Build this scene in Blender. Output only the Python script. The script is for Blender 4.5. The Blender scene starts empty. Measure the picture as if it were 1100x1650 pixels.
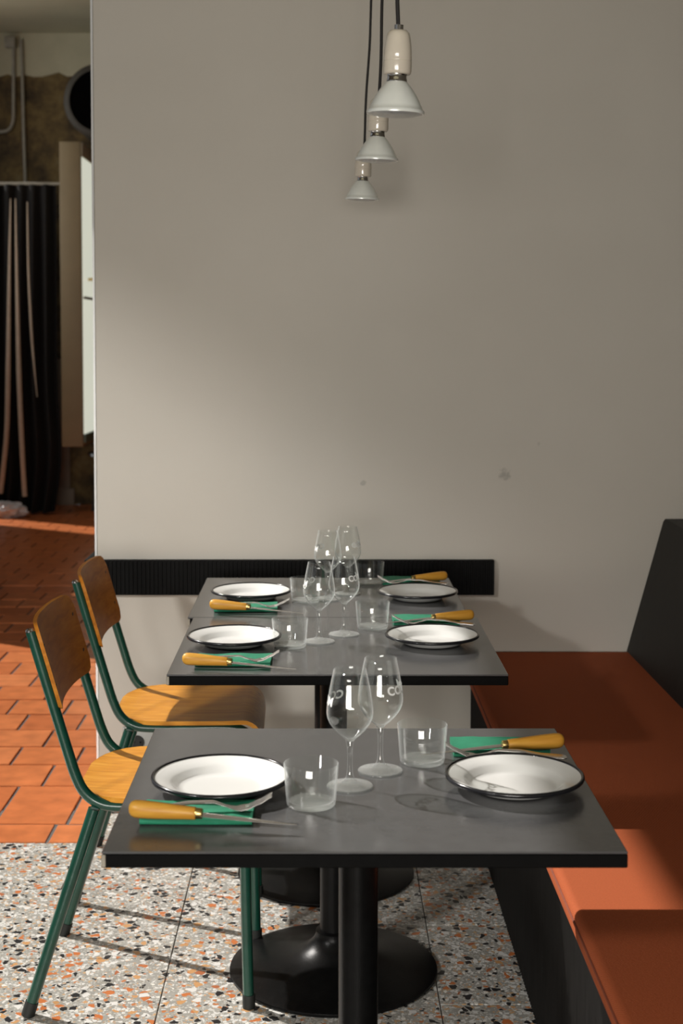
import bpy, bmesh, math, random
from mathutils import Vector, Matrix
random.seed(7)
R = math.radians
scene = bpy.context.scene
COL = scene.collection

# ------------------------------------------------------------------ camera
H, PITCH, FP, XV, YH = 1.434, R(3.0), 2285.0, 522.0, 545.0
YP = YH + FP * math.tan(PITCH)
cam_d = bpy.data.cameras.new('camera')
cam_d.sensor_width = 36.0
cam_d.sensor_fit = 'AUTO'
cam_d.lens = FP * 36.0 / 1650.0
cam_d.shift_x = (550 - XV) / 1650.0
cam_d.shift_y = -(825 - YP) / 1650.0
cam_d.clip_start = 0.05
cam_d.dof.use_dof = True
cam_d.dof.focus_distance = 2.75
cam_d.dof.aperture_fstop = 6.3
cam = bpy.data.objects.new('camera', cam_d)
cam.location = (0, 0, H)
cam.rotation_euler = (R(90) - PITCH, 0, 0)
COL.objects.link(cam)
scene.camera = cam

# ------------------------------------------------------------------ world, sun, large lights, exposure
SKY, SUN_E, GLINT_E, WALL_FILL_E = 0.22, 5.4, 36.0, 195.0
world = bpy.data.worlds.new('world')
scene.world = world
world.use_nodes = True
bg = world.node_tree.nodes['Background']
bg.inputs[0].default_value = (0.93, 0.96, 1.0, 1)
bg.inputs[1].default_value = SKY

SUN_AZ, SUN_EL = Vector((0.84, -0.54)).normalized(), R(40)
sd = Vector((SUN_AZ.x * math.cos(SUN_EL), SUN_AZ.y * math.cos(SUN_EL), -math.sin(SUN_EL)))
sun_l = bpy.data.lights.new('sun', 'SUN')
sun_l.energy = SUN_E
sun_l.angle = R(0.8)
sun_l.color = (1.0, 0.955, 0.90)
sun = bpy.data.objects.new('sun', sun_l)
sun.rotation_euler = sd.to_track_quat('-Z', 'Y').to_euler()
sun.location = (-6, 6, 6)
COL.objects.link(sun)

gd = Vector((0.507, 0.79, -0.345)).normalized()
gl = bpy.data.lights.new('street_glint', 'AREA')          # low sun thrown back by the glazing across the street
gl.shape = 'SQUARE'
gl.size = 0.6
gl.energy = GLINT_E
gl.color = (1.0, 0.98, 0.95)
gl.spread = R(60)
glo = bpy.data.objects.new('street_glint', gl)
glo.location = Vector((-0.1, 4.25, 1.0)) - gd * 9.0
glo.rotation_euler = gd.to_track_quat('-Z', 'Y').to_euler()
COL.objects.link(glo)

sl = bpy.data.lights.new('wall_fill', 'AREA')   # unseen fill lamp added behind the viewer to light the wall
sl.shape = 'RECTANGLE'
sl.size, sl.size_y = 2.5, 1.0
sl.energy = WALL_FILL_E
sl.color = (1.0, 0.955, 0.89)
slo = bpy.data.objects.new('wall_fill', sl)
slo.location = (-0.75, -3.28, 1.25)
slo.rotation_euler = (R(90), 0, 0)
COL.objects.link(slo)

bl = bpy.data.lights.new('back_room_fill', 'AREA')     # fill lamp added at an unseen window to brighten the back room
bl.shape = 'RECTANGLE'
bl.size, bl.size_y = 2.0, 2.1
bl.energy = 28.0
bl.color = (1.0, 0.95, 0.88)
blo = bpy.data.objects.new('back_room_fill', bl)
blo.location = (-3.36, 9.8, 2.85)
blo.rotation_euler = (0, R(-90), 0)
COL.objects.link(blo)

LWX, LNX, LNY = -3.2, -2.1, 8.3                          # left wall: far part, near part and where it steps in
OPENINGS = [(-1.5, 2.4, 0.9, 2.54, LNX), (3.2, 7.1, 0.12, 3.36, LNX), (8.7, 10.9, 1.8, 3.9, LWX), (11.3, 12.19, 0.12, 3.9, LWX)]   # y0,y1,z0,z1,x shop windows, third one added to light the back room
for k, (y0, y1, z0, z1, wx) in enumerate(OPENINGS):
    pl = bpy.data.lights.new('window_portal', 'AREA')
    pl.shape = 'RECTANGLE'
    pl.size, pl.size_y = z1 - z0, y1 - y0
    pl.cycles.is_portal = True
    po = bpy.data.objects.new('window_portal', pl)
    po.location = (wx - 0.25, (y0 + y1) / 2, (z0 + z1) / 2)
    po.rotation_euler = (0, R(-90), 0)
    COL.objects.link(po)

vs = scene.view_settings
vs.view_transform = 'Standard'
vs.look = 'None'
vs.gamma = 1.0
vs.use_curve_mapping = False
vs.exposure = 0.0
scene.cycles.caustics_reflective = False
scene.cycles.caustics_refractive = False
scene.cycles.transparent_max_bounces = 24


# ------------------------------------------------------------------ pixel helpers (depth comes from the surface touched)
def P(x, y, z):
    """point of the plane Z=z that the photograph shows at pixel x,y"""
    h = H - z
    Y = FP / math.cos(PITCH) ** 2 * h / (y - YH) - h * math.tan(PITCH)
    zc = Y * math.cos(PITCH) + h * math.sin(PITCH)
    return Vector(((x - XV) * zc / FP, Y, z))


def Q(x, y, Y):
    """point of the vertical plane at depth Y that the photograph shows at pixel x,y"""
    h = Y / (FP / math.cos(PITCH) ** 2 / (y - YH) - math.tan(PITCH)) if abs(y - YH) > 1e-6 else 0.0
    zc = Y * math.cos(PITCH) + h * math.sin(PITCH)
    return Vector(((x - XV) * zc / FP, Y, H - h))


# ------------------------------------------------------------------ materials
def new_mat(name):
    m = bpy.data.materials.new(name)
    m.use_nodes = True
    nt = m.node_tree
    return m, nt, nt.nodes['Principled BSDF']


def node(nt, t, **kw):
    n = nt.nodes.new(t)
    for k, v in kw.items():
        setattr(n, k, v)
    return n


def ramp(nt, stops, mode='LINEAR'):
    n = nt.nodes.new('ShaderNodeValToRGB')
    n.color_ramp.interpolation = mode
    els = n.color_ramp.elements
    while len(els) < len(stops):
        els.new(0.5)
    for e, (p, c) in zip(els, stops):
        e.position = p
        e.color = (*c, 1)
    return n


def mat(name, col, rough=0.5, metal=0.0, var=0.0, vscale=20.0, stretch=(1, 1, 1), bump=0.0, bscale=150.0,
        coat=0.0, coords='Object', spec=0.5, coat_rough=0.1):
    """plain material with a little procedural variation and relief"""
    m, nt, b = new_mat(name)
    b.inputs['Roughness'].default_value = rough
    b.inputs['Metallic'].default_value = metal
    b.inputs['Specular IOR Level'].default_value = spec
    b.inputs['Coat Weight'].default_value = coat
    b.inputs['Coat Roughness'].default_value = coat_rough
    b.inputs['Base Color'].default_value = (*col, 1)
    if var or bump:
        tc = node(nt, 'ShaderNodeTexCoord')
        mp = node(nt, 'ShaderNodeMapping')
        mp.inputs['Scale'].default_value = stretch
        if coords == 'World':
            g = node(nt, 'ShaderNodeNewGeometry')
            nt.links.new(g.outputs['Position'], mp.inputs['Vector'])
        else:
            nt.links.new(tc.outputs['Object'], mp.inputs['Vector'])
    if var:
        n = node(nt, 'ShaderNodeTexNoise')
        n.inputs['Scale'].default_value = vscale
        n.inputs['Detail'].default_value = 6
        nt.links.new(mp.outputs[0], n.inputs['Vector'])
        lo = tuple(max(0, c * (1 - var)) for c in col)
        hi = tuple(min(1, c * (1 + var)) for c in col)
        r = ramp(nt, [(0.3, lo), (0.7, hi)])
        nt.links.new(n.outputs['Fac'], r.inputs[0])
        nt.links.new(r.outputs[0], b.inputs['Base Color'])
    if bump:
        n2 = node(nt, 'ShaderNodeTexNoise')
        n2.inputs['Scale'].default_value = bscale
        n2.inputs['Detail'].default_value = 4
        nt.links.new(mp.outputs[0], n2.inputs['Vector'])
        bp = node(nt, 'ShaderNodeBump')
        bp.inputs['Strength'].default_value = bump
        bp.inputs['Distance'].default_value = 0.002
        nt.links.new(n2.outputs['Fac'], bp.inputs['Height'])
        nt.links.new(bp.outputs[0], b.inputs['Normal'])
    return m


def terrazzo_mat():
    m, nt, b = new_mat('terrazzo')
    b.inputs['Roughness'].default_value = 0.38
    geo = node(nt, 'ShaderNodeNewGeometry')
    # slightly warped coordinates so chips are irregular
    nz = node(nt, 'ShaderNodeTexNoise')
    nz.inputs['Scale'].default_value = 60
    nt.links.new(geo.outputs['Position'], nz.inputs['Vector'])
    sc = node(nt, 'ShaderNodeVectorMath', operation='SCALE')
    sc.inputs['Scale'].default_value = 0.012
    nt.links.new(nz.outputs['Color'], sc.inputs[0])
    ad = node(nt, 'ShaderNodeVectorMath', operation='ADD')
    nt.links.new(geo.outputs['Position'], ad.inputs[0])
    nt.links.new(sc.outputs[0], ad.inputs[1])
    mn = node(nt, 'ShaderNodeTexNoise')
    mn.inputs['Scale'].default_value = 9
    mn.inputs['Detail'].default_value = 8
    nt.links.new(geo.outputs['Position'], mn.inputs['Vector'])
    mr = ramp(nt, [(0.3, (0.27, 0.265, 0.24)), (0.7, (0.36, 0.355, 0.325))])
    nt.links.new(mn.outputs['Fac'], mr.inputs[0])
    cur = mr.outputs[0]
    layers = [
        (230, 0.50, 0.10, [(0.0, (0.56, 0.55, 0.51)), (0.55, (0.42, 0.39, 0.33)), (0.75, (0.30, 0.27, 0.22)), (0.9, (0.62, 0.36, 0.18))], 3.1),
        (112, 0.42, 0.10, [(0.0, (0.66, 0.65, 0.62)), (0.52, (0.52, 0.33, 0.17)), (0.66, (0.50, 0.18, 0.06)), (0.77, (0.02, 0.02, 0.022)), (0.92, (0.75, 0.72, 0.66))], 7.7),
        (56, 0.25, 0.11, [(0.0, (0.015, 0.015, 0.017)), (0.42, (0.52, 0.16, 0.045)), (0.60, (0.54, 0.29, 0.12)), (0.74, (0.68, 0.67, 0.64)), (0.92, (0.40, 0.13, 0.05))], 1.3),
    ]
    for S, p, edge, cols, off in layers:
        mp = node(nt, 'ShaderNodeMapping')
        mp.inputs['Location'].default_value = (off, off * 1.7, 0)
        mp.inputs['Rotation'].default_value = (0, 0, off)
        nt.links.new(ad.outputs[0], mp.inputs['Vector'])
        v = node(nt, 'ShaderNodeTexVoronoi', voronoi_dimensions='2D', feature='F1')
        v.inputs['Scale'].default_value = S
        d = node(nt, 'ShaderNodeTexVoronoi', voronoi_dimensions='2D', feature='DISTANCE_TO_EDGE')
        d.inputs['Scale'].default_value = S
        nt.links.new(mp.outputs[0], v.inputs['Vector'])
        nt.links.new(mp.outputs[0], d.inputs['Vector'])
        sep = node(nt, 'ShaderNodeSeparateColor')
        nt.links.new(v.outputs['Color'], sep.inputs[0])
        a = node(nt, 'ShaderNodeMath', operation='LESS_THAN')
        a.inputs[1].default_value = p
        nt.links.new(sep.outputs[0], a.inputs[0])
        # chip size varies with the second random channel
        e2 = node(nt, 'ShaderNodeMath', operation='MULTIPLY_ADD')
        e2.inputs[1].default_value = 0.12
        e2.inputs[2].default_value = edge * 0.5
        nt.links.new(sep.outputs[1], e2.inputs[0])
        g = node(nt, 'ShaderNodeMath', operation='GREATER_THAN')
        nt.links.new(d.outputs['Distance'], g.inputs[0])
        nt.links.new(e2.outputs[0], g.inputs[1])
        mu = node(nt, 'ShaderNodeMath', operation='MULTIPLY')
        nt.links.new(a.outputs[0], mu.inputs[0])
        nt.links.new(g.outputs[0], mu.inputs[1])
        r = ramp(nt, cols, 'CONSTANT')
        nt.links.new(sep.outputs[2], r.inputs[0])
        mx = node(nt, 'ShaderNodeMix', data_type='RGBA')
        nt.links.new(mu.outputs[0], mx.inputs['Factor'])
        nt.links.new(cur, mx.inputs['A'])
        nt.links.new(r.outputs[0], mx.inputs['B'])
        cur = mx.outputs['Result']
    nt.links.new(cur, b.inputs['Base Color'])
    return m


def terracotta_mat():
    m, nt, b = new_mat('terracotta')
    b.inputs['Roughness'].default_value = 0.32
    b.inputs['Specular IOR Level'].default_value = 0.5
    oi = node(nt, 'ShaderNodeObjectInfo')
    r = ramp(nt, [(0.0, (0.52, 0.15, 0.05)), (0.5, (0.60, 0.185, 0.062)), (1.0, (0.64, 0.215, 0.08))])
    nt.links.new(oi.outputs['Random'], r.inputs[0])
    geo = node(nt, 'ShaderNodeNewGeometry')
    n = node(nt, 'ShaderNodeTexNoise')
    n.inputs['Scale'].default_value = 14
    n.inputs['Detail'].default_value = 8
    nt.links.new(geo.outputs['Position'], n.inputs['Vector'])
    r2 = ramp(nt, [(0.3, (0.78, 0.76, 0.74)), (0.7, (1.1, 1.08, 1.05))])
    nt.links.new(n.outputs['Fac'], r2.inputs[0])
    mx = node(nt, 'ShaderNodeMix', data_type='RGBA', blend_type='MULTIPLY')
    mx.inputs['Factor'].default_value = 1
    nt.links.new(r.outputs[0], mx.inputs['A'])
    nt.links.new(r2.outputs[0], mx.inputs['B'])
    nt.links.new(mx.outputs['Result'], b.inputs['Base Color'])
    n3 = node(nt, 'ShaderNodeTexNoise')
    n3.inputs['Scale'].default_value = 25
    nt.links.new(geo.outputs['Position'], n3.inputs['Vector'])
    bp = node(nt, 'ShaderNodeBump')
    bp.inputs['Strength'].default_value = 0.25
    bp.inputs['Distance'].default_value = 0.004
    nt.links.new(n3.outputs['Fac'], bp.inputs['Height'])
    nt.links.new(bp.outputs[0], b.inputs['Normal'])
    return m


def wood_mat(name, dark, mid, light, axis=(3, 40, 40), spec=0.3):
    m, nt, b = new_mat(name)
    b.inputs['Roughness'].default_value = 0.45
    b.inputs['Specular IOR Level'].default_value = spec
    b.inputs['Coat Weight'].default_value = spec * 0.25
    b.inputs['Coat Roughness'].default_value = 0.2
    tc = node(nt, 'ShaderNodeTexCoord')
    mp = node(nt, 'ShaderNodeMapping')
    mp.inputs['Scale'].default_value = axis
    nt.links.new(tc.outputs['Object'], mp.inputs['Vector'])
    n = node(nt, 'ShaderNodeTexNoise')
    n.inputs['Scale'].default_value = 2.2
    n.inputs['Detail'].default_value = 8
    n.inputs['Distortion'].default_value = 0.6
    nt.links.new(mp.outputs[0], n.inputs['Vector'])
    r = ramp(nt, [(0.28, dark), (0.5, mid), (0.72, light)])
    nt.links.new(n.outputs['Fac'], r.inputs[0])
    nt.links.new(r.outputs[0], b.inputs['Base Color'])
    bp = node(nt, 'ShaderNodeBump')
    bp.inputs['Strength'].default_value = 0.12
    bp.inputs['Distance'].default_value = 0.001
    nt.links.new(n.outputs['Fac'], bp.inputs['Height'])
    nt.links.new(bp.outputs[0], b.inputs['Normal'])
    return m


def clear_glass_mat(name, tint, edge_gleam=0.5, hpow=3.0, f0=0.05):
    """clear thin glass: straight transmission, schlick reflection and white painted into its edges for their gleam"""
    m = bpy.data.materials.new(name)
    m.use_nodes = True
    nt = m.node_tree
    nt.nodes.clear()
    out = node(nt, 'ShaderNodeOutputMaterial')
    tr = node(nt, 'ShaderNodeBsdfTransparent')
    tr.inputs[0].default_value = (*tint, 1)
    df = node(nt, 'ShaderNodeBsdfDiffuse')
    df.inputs[0].default_value = (0.95, 0.97, 0.96, 1)
    tl = node(nt, 'ShaderNodeBsdfTranslucent')
    tl.inputs[0].default_value = (0.95, 0.97, 0.96, 1)
    ml = node(nt, 'ShaderNodeMixShader')
    ml.inputs[0].default_value = 0.5
    nt.links.new(df.outputs[0], ml.inputs[1])
    nt.links.new(tl.outputs[0], ml.inputs[2])
    gls = node(nt, 'ShaderNodeBsdfGlossy')
    gls.inputs['Roughness'].default_value = 0.03
    lw = node(nt, 'ShaderNodeLayerWeight')               # alike from both sides of the wall
    lw.inputs['Blend'].default_value = 0.5

    def curve(power, gain, base):
        pw = node(nt, 'ShaderNodeMath', operation='POWER')
        pw.inputs[1].default_value = power
        nt.links.new(lw.outputs['Facing'], pw.inputs[0])
        fr = node(nt, 'ShaderNodeMath', operation='MULTIPLY_ADD')
        fr.inputs[1].default_value = gain
        fr.inputs[2].default_value = base
        nt.links.new(pw.outputs[0], fr.inputs[0])
        return fr.outputs[0]

    m1 = node(nt, 'ShaderNodeMixShader')
    nt.links.new(curve(hpow, edge_gleam, 0.005), m1.inputs[0])  # white mixed in at grazing angles paints the sunlight refracted by edges
    nt.links.new(tr.outputs[0], m1.inputs[1])
    nt.links.new(ml.outputs[0], m1.inputs[2])
    m2 = node(nt, 'ShaderNodeMixShader')
    nt.links.new(curve(5.0, 0.55, f0), m2.inputs[0])
    nt.links.new(m1.outputs[0], m2.inputs[1])
    nt.links.new(gls.outputs[0], m2.inputs[2])
    nt.links.new(m2.outputs[0], out.inputs[0])
    return m


def solid_glass_mat(name, col):
    m = bpy.data.materials.new(name)
    m.use_nodes = True
    nt = m.node_tree
    nt.nodes.clear()
    out = node(nt, 'ShaderNodeOutputMaterial')
    g = node(nt, 'ShaderNodeBsdfGlass')
    g.inputs['Color'].default_value = (*col, 1)
    g.inputs['Roughness'].default_value = 0.01
    g.inputs['IOR'].default_value = 1.5
    nt.links.new(g.outputs[0], out.inputs[0])
    return m


def old_plaster_mat():
    m, nt, b = new_mat('stripped_plaster')
    b.inputs['Roughness'].default_value = 0.9
    geo = node(nt, 'ShaderNodeNewGeometry')
    n = node(nt, 'ShaderNodeTexNoise')
    n.inputs['Scale'].default_value = 3.2
    n.inputs['Detail'].default_value = 10
    n.inputs['Roughness'].default_value = 0.7
    nt.links.new(geo.outputs['Position'], n.inputs['Vector'])
    r = ramp(nt, [(0.36, (0.028, 0.020, 0.012)), (0.48, (0.09, 0.060, 0.026)), (0.58, (0.16, 0.11, 0.042)), (0.7, (0.20, 0.16, 0.085))])
    nt.links.new(n.outputs['Fac'], r.inputs[0])
    nt.links.new(r.outputs[0], b.inputs['Base Color'])
    return m


def wall_mat():
    m, nt, b = new_mat('wall_paint')
    b.inputs['Roughness'].default_value = 0.62
    geo = node(nt, 'ShaderNodeNewGeometry')
    n = node(nt, 'ShaderNodeTexNoise')
    n.inputs['Scale'].default_value = 1.6
    n.inputs['Detail'].default_value = 6
    nt.links.new(geo.outputs['Position'], n.inputs['Vector'])
    r = ramp(nt, [(0.3, (0.515, 0.482, 0.425)), (0.7, (0.56, 0.528, 0.47))])
    nt.links.new(n.outputs['Fac'], r.inputs[0])
    # two small knocks in the paint, each with a ragged outline
    n2 = node(nt, 'ShaderNodeTexNoise')
    n2.inputs['Scale'].default_value = 70
    nt.links.new(geo.outputs['Position'], n2.inputs['Vector'])
    cur = r.outputs[0]
    for (px, py, rad, dark) in ((812, 765, 0.017, 0.62), (585, 778, 0.008, 0.7), (868, 715, 0.006, 0.85)):
        d = node(nt, 'ShaderNodeVectorMath', operation='DISTANCE')
        d.inputs[1].default_value = Q(px, py, 4.25)
        nt.links.new(geo.outputs['Position'], d.inputs[0])
        a = node(nt, 'ShaderNodeMath', operation='MULTIPLY_ADD')
        a.inputs[1].default_value = rad * 2.4
        a.inputs[2].default_value = -rad * 1.2
        nt.links.new(n2.outputs['Fac'], a.inputs[0])
        e = node(nt, 'ShaderNodeMath', operation='ADD')
        nt.links.new(a.outputs[0], e.inputs[0])
        nt.links.new(d.outputs['Value'], e.inputs[1])
        mr_ = node(nt, 'ShaderNodeMapRange')
        mr_.inputs['From Min'].default_value = rad * 0.4
        mr_.inputs['From Max'].default_value = rad * 1.1
        mr_.inputs['To Min'].default_value = 1.0 - dark
        mr_.inputs['To Max'].default_value = 0.0
        nt.links.new(e.outputs[0], mr_.inputs['Value'])
        mx = node(nt, 'ShaderNodeMix', data_type='RGBA')
        mx.inputs['B'].default_value = (0.10, 0.095, 0.085, 1)
        nt.links.new(mr_.outputs[0], mx.inputs['Factor'])
        nt.links.new(cur, mx.inputs['A'])
        cur = mx.outputs['Result']
    nt.links.new(cur, b.inputs['Base Color'])
    n3 = node(nt, 'ShaderNodeTexNoise')
    n3.inputs['Scale'].default_value = 40
    n3.inputs['Detail'].default_value = 5
    nt.links.new(geo.outputs['Position'], n3.inputs['Vector'])
    bp = node(nt, 'ShaderNodeBump')
    bp.inputs['Strength'].default_value = 0.08
    bp.inputs['Distance'].default_value = 0.004
    nt.links.new(n3.outputs['Fac'], bp.inputs['Height'])
    nt.links.new(bp.outputs[0], b.inputs['Normal'])
    return m


def fabric_mat(name, col):
    m, nt, b = new_mat(name)
    b.inputs['Roughness'].default_value = 0.85
    b.inputs['Specular IOR Level'].default_value = 0.15
    b.inputs['Base Color'].default_value = (*col, 1)
    geo = node(nt, 'ShaderNodeNewGeometry')
    w1 = node(nt, 'ShaderNodeTexWave', wave_type='BANDS', bands_direction='DIAGONAL')
    w1.inputs['Scale'].default_value = 110
    w1.inputs['Distortion'].default_value = 1.5
    nt.links.new(geo.outputs['Position'], w1.inputs['Vector'])
    n = node(nt, 'ShaderNodeTexNoise')
    n.inputs['Scale'].default_value = 260
    nt.links.new(geo.outputs['Position'], n.inputs['Vector'])
    mx = node(nt, 'ShaderNodeMath', operation='ADD')
    nt.links.new(w1.outputs['Fac'], mx.inputs[0])
    nt.links.new(n.outputs['Fac'], mx.inputs[1])
    r = ramp(nt, [(0.3, tuple(c * 0.82 for c in col)), (1.0, tuple(min(1, c * 1.12) for c in col))])
    dv = node(nt, 'ShaderNodeMath', operation='MULTIPLY')
    dv.inputs[1].default_value = 0.5
    nt.links.new(mx.outputs[0], dv.inputs[0])
    nt.links.new(dv.outputs[0], r.inputs[0])
    nt.links.new(r.outputs[0], b.inputs['Base Color'])
    bp = node(nt, 'ShaderNodeBump')
    bp.inputs['Strength'].default_value = 0.35
    bp.inputs['Distance'].default_value = 0.001
    nt.links.new(mx.outputs[0], bp.inputs['Height'])
    nt.links.new(bp.outputs[0], b.inputs['Normal'])
    return m


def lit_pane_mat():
    m, nt, b = new_mat('glowing_pane')
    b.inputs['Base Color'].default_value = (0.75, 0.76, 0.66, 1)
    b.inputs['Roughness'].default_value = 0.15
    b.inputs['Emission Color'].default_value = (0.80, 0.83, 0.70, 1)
    b.inputs['Emission Strength'].default_value = 0.7  # glow put in for the daylight behind the pane
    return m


M = dict(
    wall=wall_mat(),
    side_wall=mat('side_wall_paint', (0.14, 0.125, 0.10), 0.8, var=0.06, vscale=2),
    ceiling=mat('ceiling_paint', (0.46, 0.44, 0.31), 0.85, var=0.08, vscale=2, coords='World'),
    plaster=old_plaster_mat(),
    far_white=mat('far_white_plaster', (0.46, 0.43, 0.31), 0.85, var=0.1, vscale=4, coords='World'),
    far_grey=mat('far_dado', (0.20, 0.16, 0.12), 0.7, var=0.1, vscale=4),
    terrazzo=terrazzo_mat(),
    grout=mat('grout', (0.10, 0.095, 0.09), 0.9, var=0.2, vscale=30),
    terracotta=terracotta_mat(),
    table=mat('table_laminate', (0.082, 0.082, 0.084), 0.20, var=0.08, vscale=28, bump=0.02, bscale=300, coords='World', spec=0.7),
    table_edge=mat('table_edge', (0.003, 0.003, 0.003), 0.6, spec=0.06, var=0.2, vscale=40),
    painted_sun_edge=mat('sunlit_edge_strip', (0.28, 0.25, 0.20), 0.55, var=0.15, vscale=60),
    iron=mat('black_iron', (0.005, 0.005, 0.005), 0.30, spec=0.12, var=0.2, vscale=60, bump=0.15, bscale=400),
    green=mat('green_enamel', (0.006, 0.052, 0.034), 0.28, var=0.18, vscale=25, bump=0.05, bscale=120, coat=0.3),
    foot=mat('rubber_foot', (0.008, 0.010, 0.009), 0.6, var=0.2, vscale=50),
    steel=mat('steel', (0.62, 0.60, 0.57), 0.25, 1.0, var=0.06, vscale=80),
    brass=mat('brass', (0.55, 0.40, 0.16), 0.3, 1.0, var=0.1, vscale=60),
    chrome=mat('chrome', (0.75, 0.74, 0.72), 0.12, 1.0, var=0.04, vscale=40),
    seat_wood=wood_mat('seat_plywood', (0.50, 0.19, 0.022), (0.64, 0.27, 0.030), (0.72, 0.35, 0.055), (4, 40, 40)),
    shaded_wood=wood_mat('shaded_plywood', (0.32, 0.105, 0.011), (0.42, 0.15, 0.016), (0.50, 0.20, 0.026), (30, 5, 30), 0.1),  # plywood darkened to paint in the shade on the backrest
    handle_wood=wood_mat('boxwood_handle', (0.45, 0.20, 0.022), (0.54, 0.26, 0.032), (0.62, 0.33, 0.05), (6, 60, 60)),
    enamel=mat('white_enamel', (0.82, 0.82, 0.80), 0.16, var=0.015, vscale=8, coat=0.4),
    enamel_rim=mat('black_enamel_rim', (0.012, 0.012, 0.014), 0.2, var=0.2, vscale=50),
    napkin=mat('green_paper_napkin', (0.013, 0.21, 0.11), 0.75, var=0.10, vscale=50, bump=0.3, bscale=500),
    glass=clear_glass_mat('clear_glass', (0.985, 0.992, 0.987), 0.85, 5.0, 0.06),
    glass_stem=clear_glass_mat('stem_glass', (0.98, 0.985, 0.98), 0.75, 4.0, 0.10),
    glass_solid=solid_glass_mat('solid_glass', (0.97, 0.985, 0.975)),
    print_white=mat('white_print', (0.85, 0.85, 0.83), 0.5, var=0.03, vscale=100),
    cushion=fabric_mat('rust_fabric', (0.44, 0.105, 0.038)),
    seam=mat('rust_piping', (0.22, 0.05, 0.02), 0.8, var=0.1, vscale=100),
    bench=mat('black_stained_wood', (0.008, 0.0075, 0.007), 0.5, spec=0.15, var=0.3, vscale=12, stretch=(8, 8, 1)),
    rubber=mat('black_ribbed_rubber', (0.004, 0.004, 0.004), 0.55, spec=0.1, var=0.2, vscale=40),
    porcelain=mat('porcelain', (0.66, 0.60, 0.50), 0.14, var=0.03, vscale=20, coat=0.3),
    cord=mat('black_cord', (0.010, 0.008, 0.007), 0.7, var=0.2, vscale=200),
    reflector=mat('frosted_reflector', (0.84, 0.87, 0.83), 0.26, 0.1, var=0.05, vscale=30, coat=0.5, coat_rough=0.05),
    lens=mat('bulb_lens', (0.42, 0.44, 0.45), 0.10, 0.3, var=0.12, vscale=160, bump=0.4, bscale=400, coat=0.4),
    curtain=mat('black_velvet', (0.006, 0.005, 0.005), 0.9, var=0.3, vscale=30),
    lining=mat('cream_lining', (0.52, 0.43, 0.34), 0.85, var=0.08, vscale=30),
    bag=mat('white_plastic', (0.62, 0.64, 0.68), 0.35, var=0.1, vscale=30),
    cabinet=mat('cabinet_paint', (0.20, 0.155, 0.085), 0.6, var=0.06, vscale=6),
    pane=lit_pane_mat(),
    rail=mat('dark_green_rail', (0.10, 0.14, 0.11), 0.5, var=0.1, vscale=20),
    duct=mat('galvanised_duct', (0.035, 0.032, 0.025), 0.7, 0.1, var=0.2, vscale=12),
    black=mat('flat_black', (0.002, 0.002, 0.002), 1.0, spec=0.0, var=0.2, vscale=20),
    conduit=mat('conduit', (0.30, 0.28, 0.23), 0.6, var=0.1, vscale=20),
    dark_wood=mat('dark_table_wood', (0.020, 0.012, 0.008), 0.5, var=0.2, vscale=20),
    socket=mat('socket_plate', (0.42, 0.43, 0.41), 0.4, var=0.04, vscale=20),
    window=mat('window_frame_paint', (0.10, 0.10, 0.10), 0.5, var=0.1, vscale=20),
)


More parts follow.
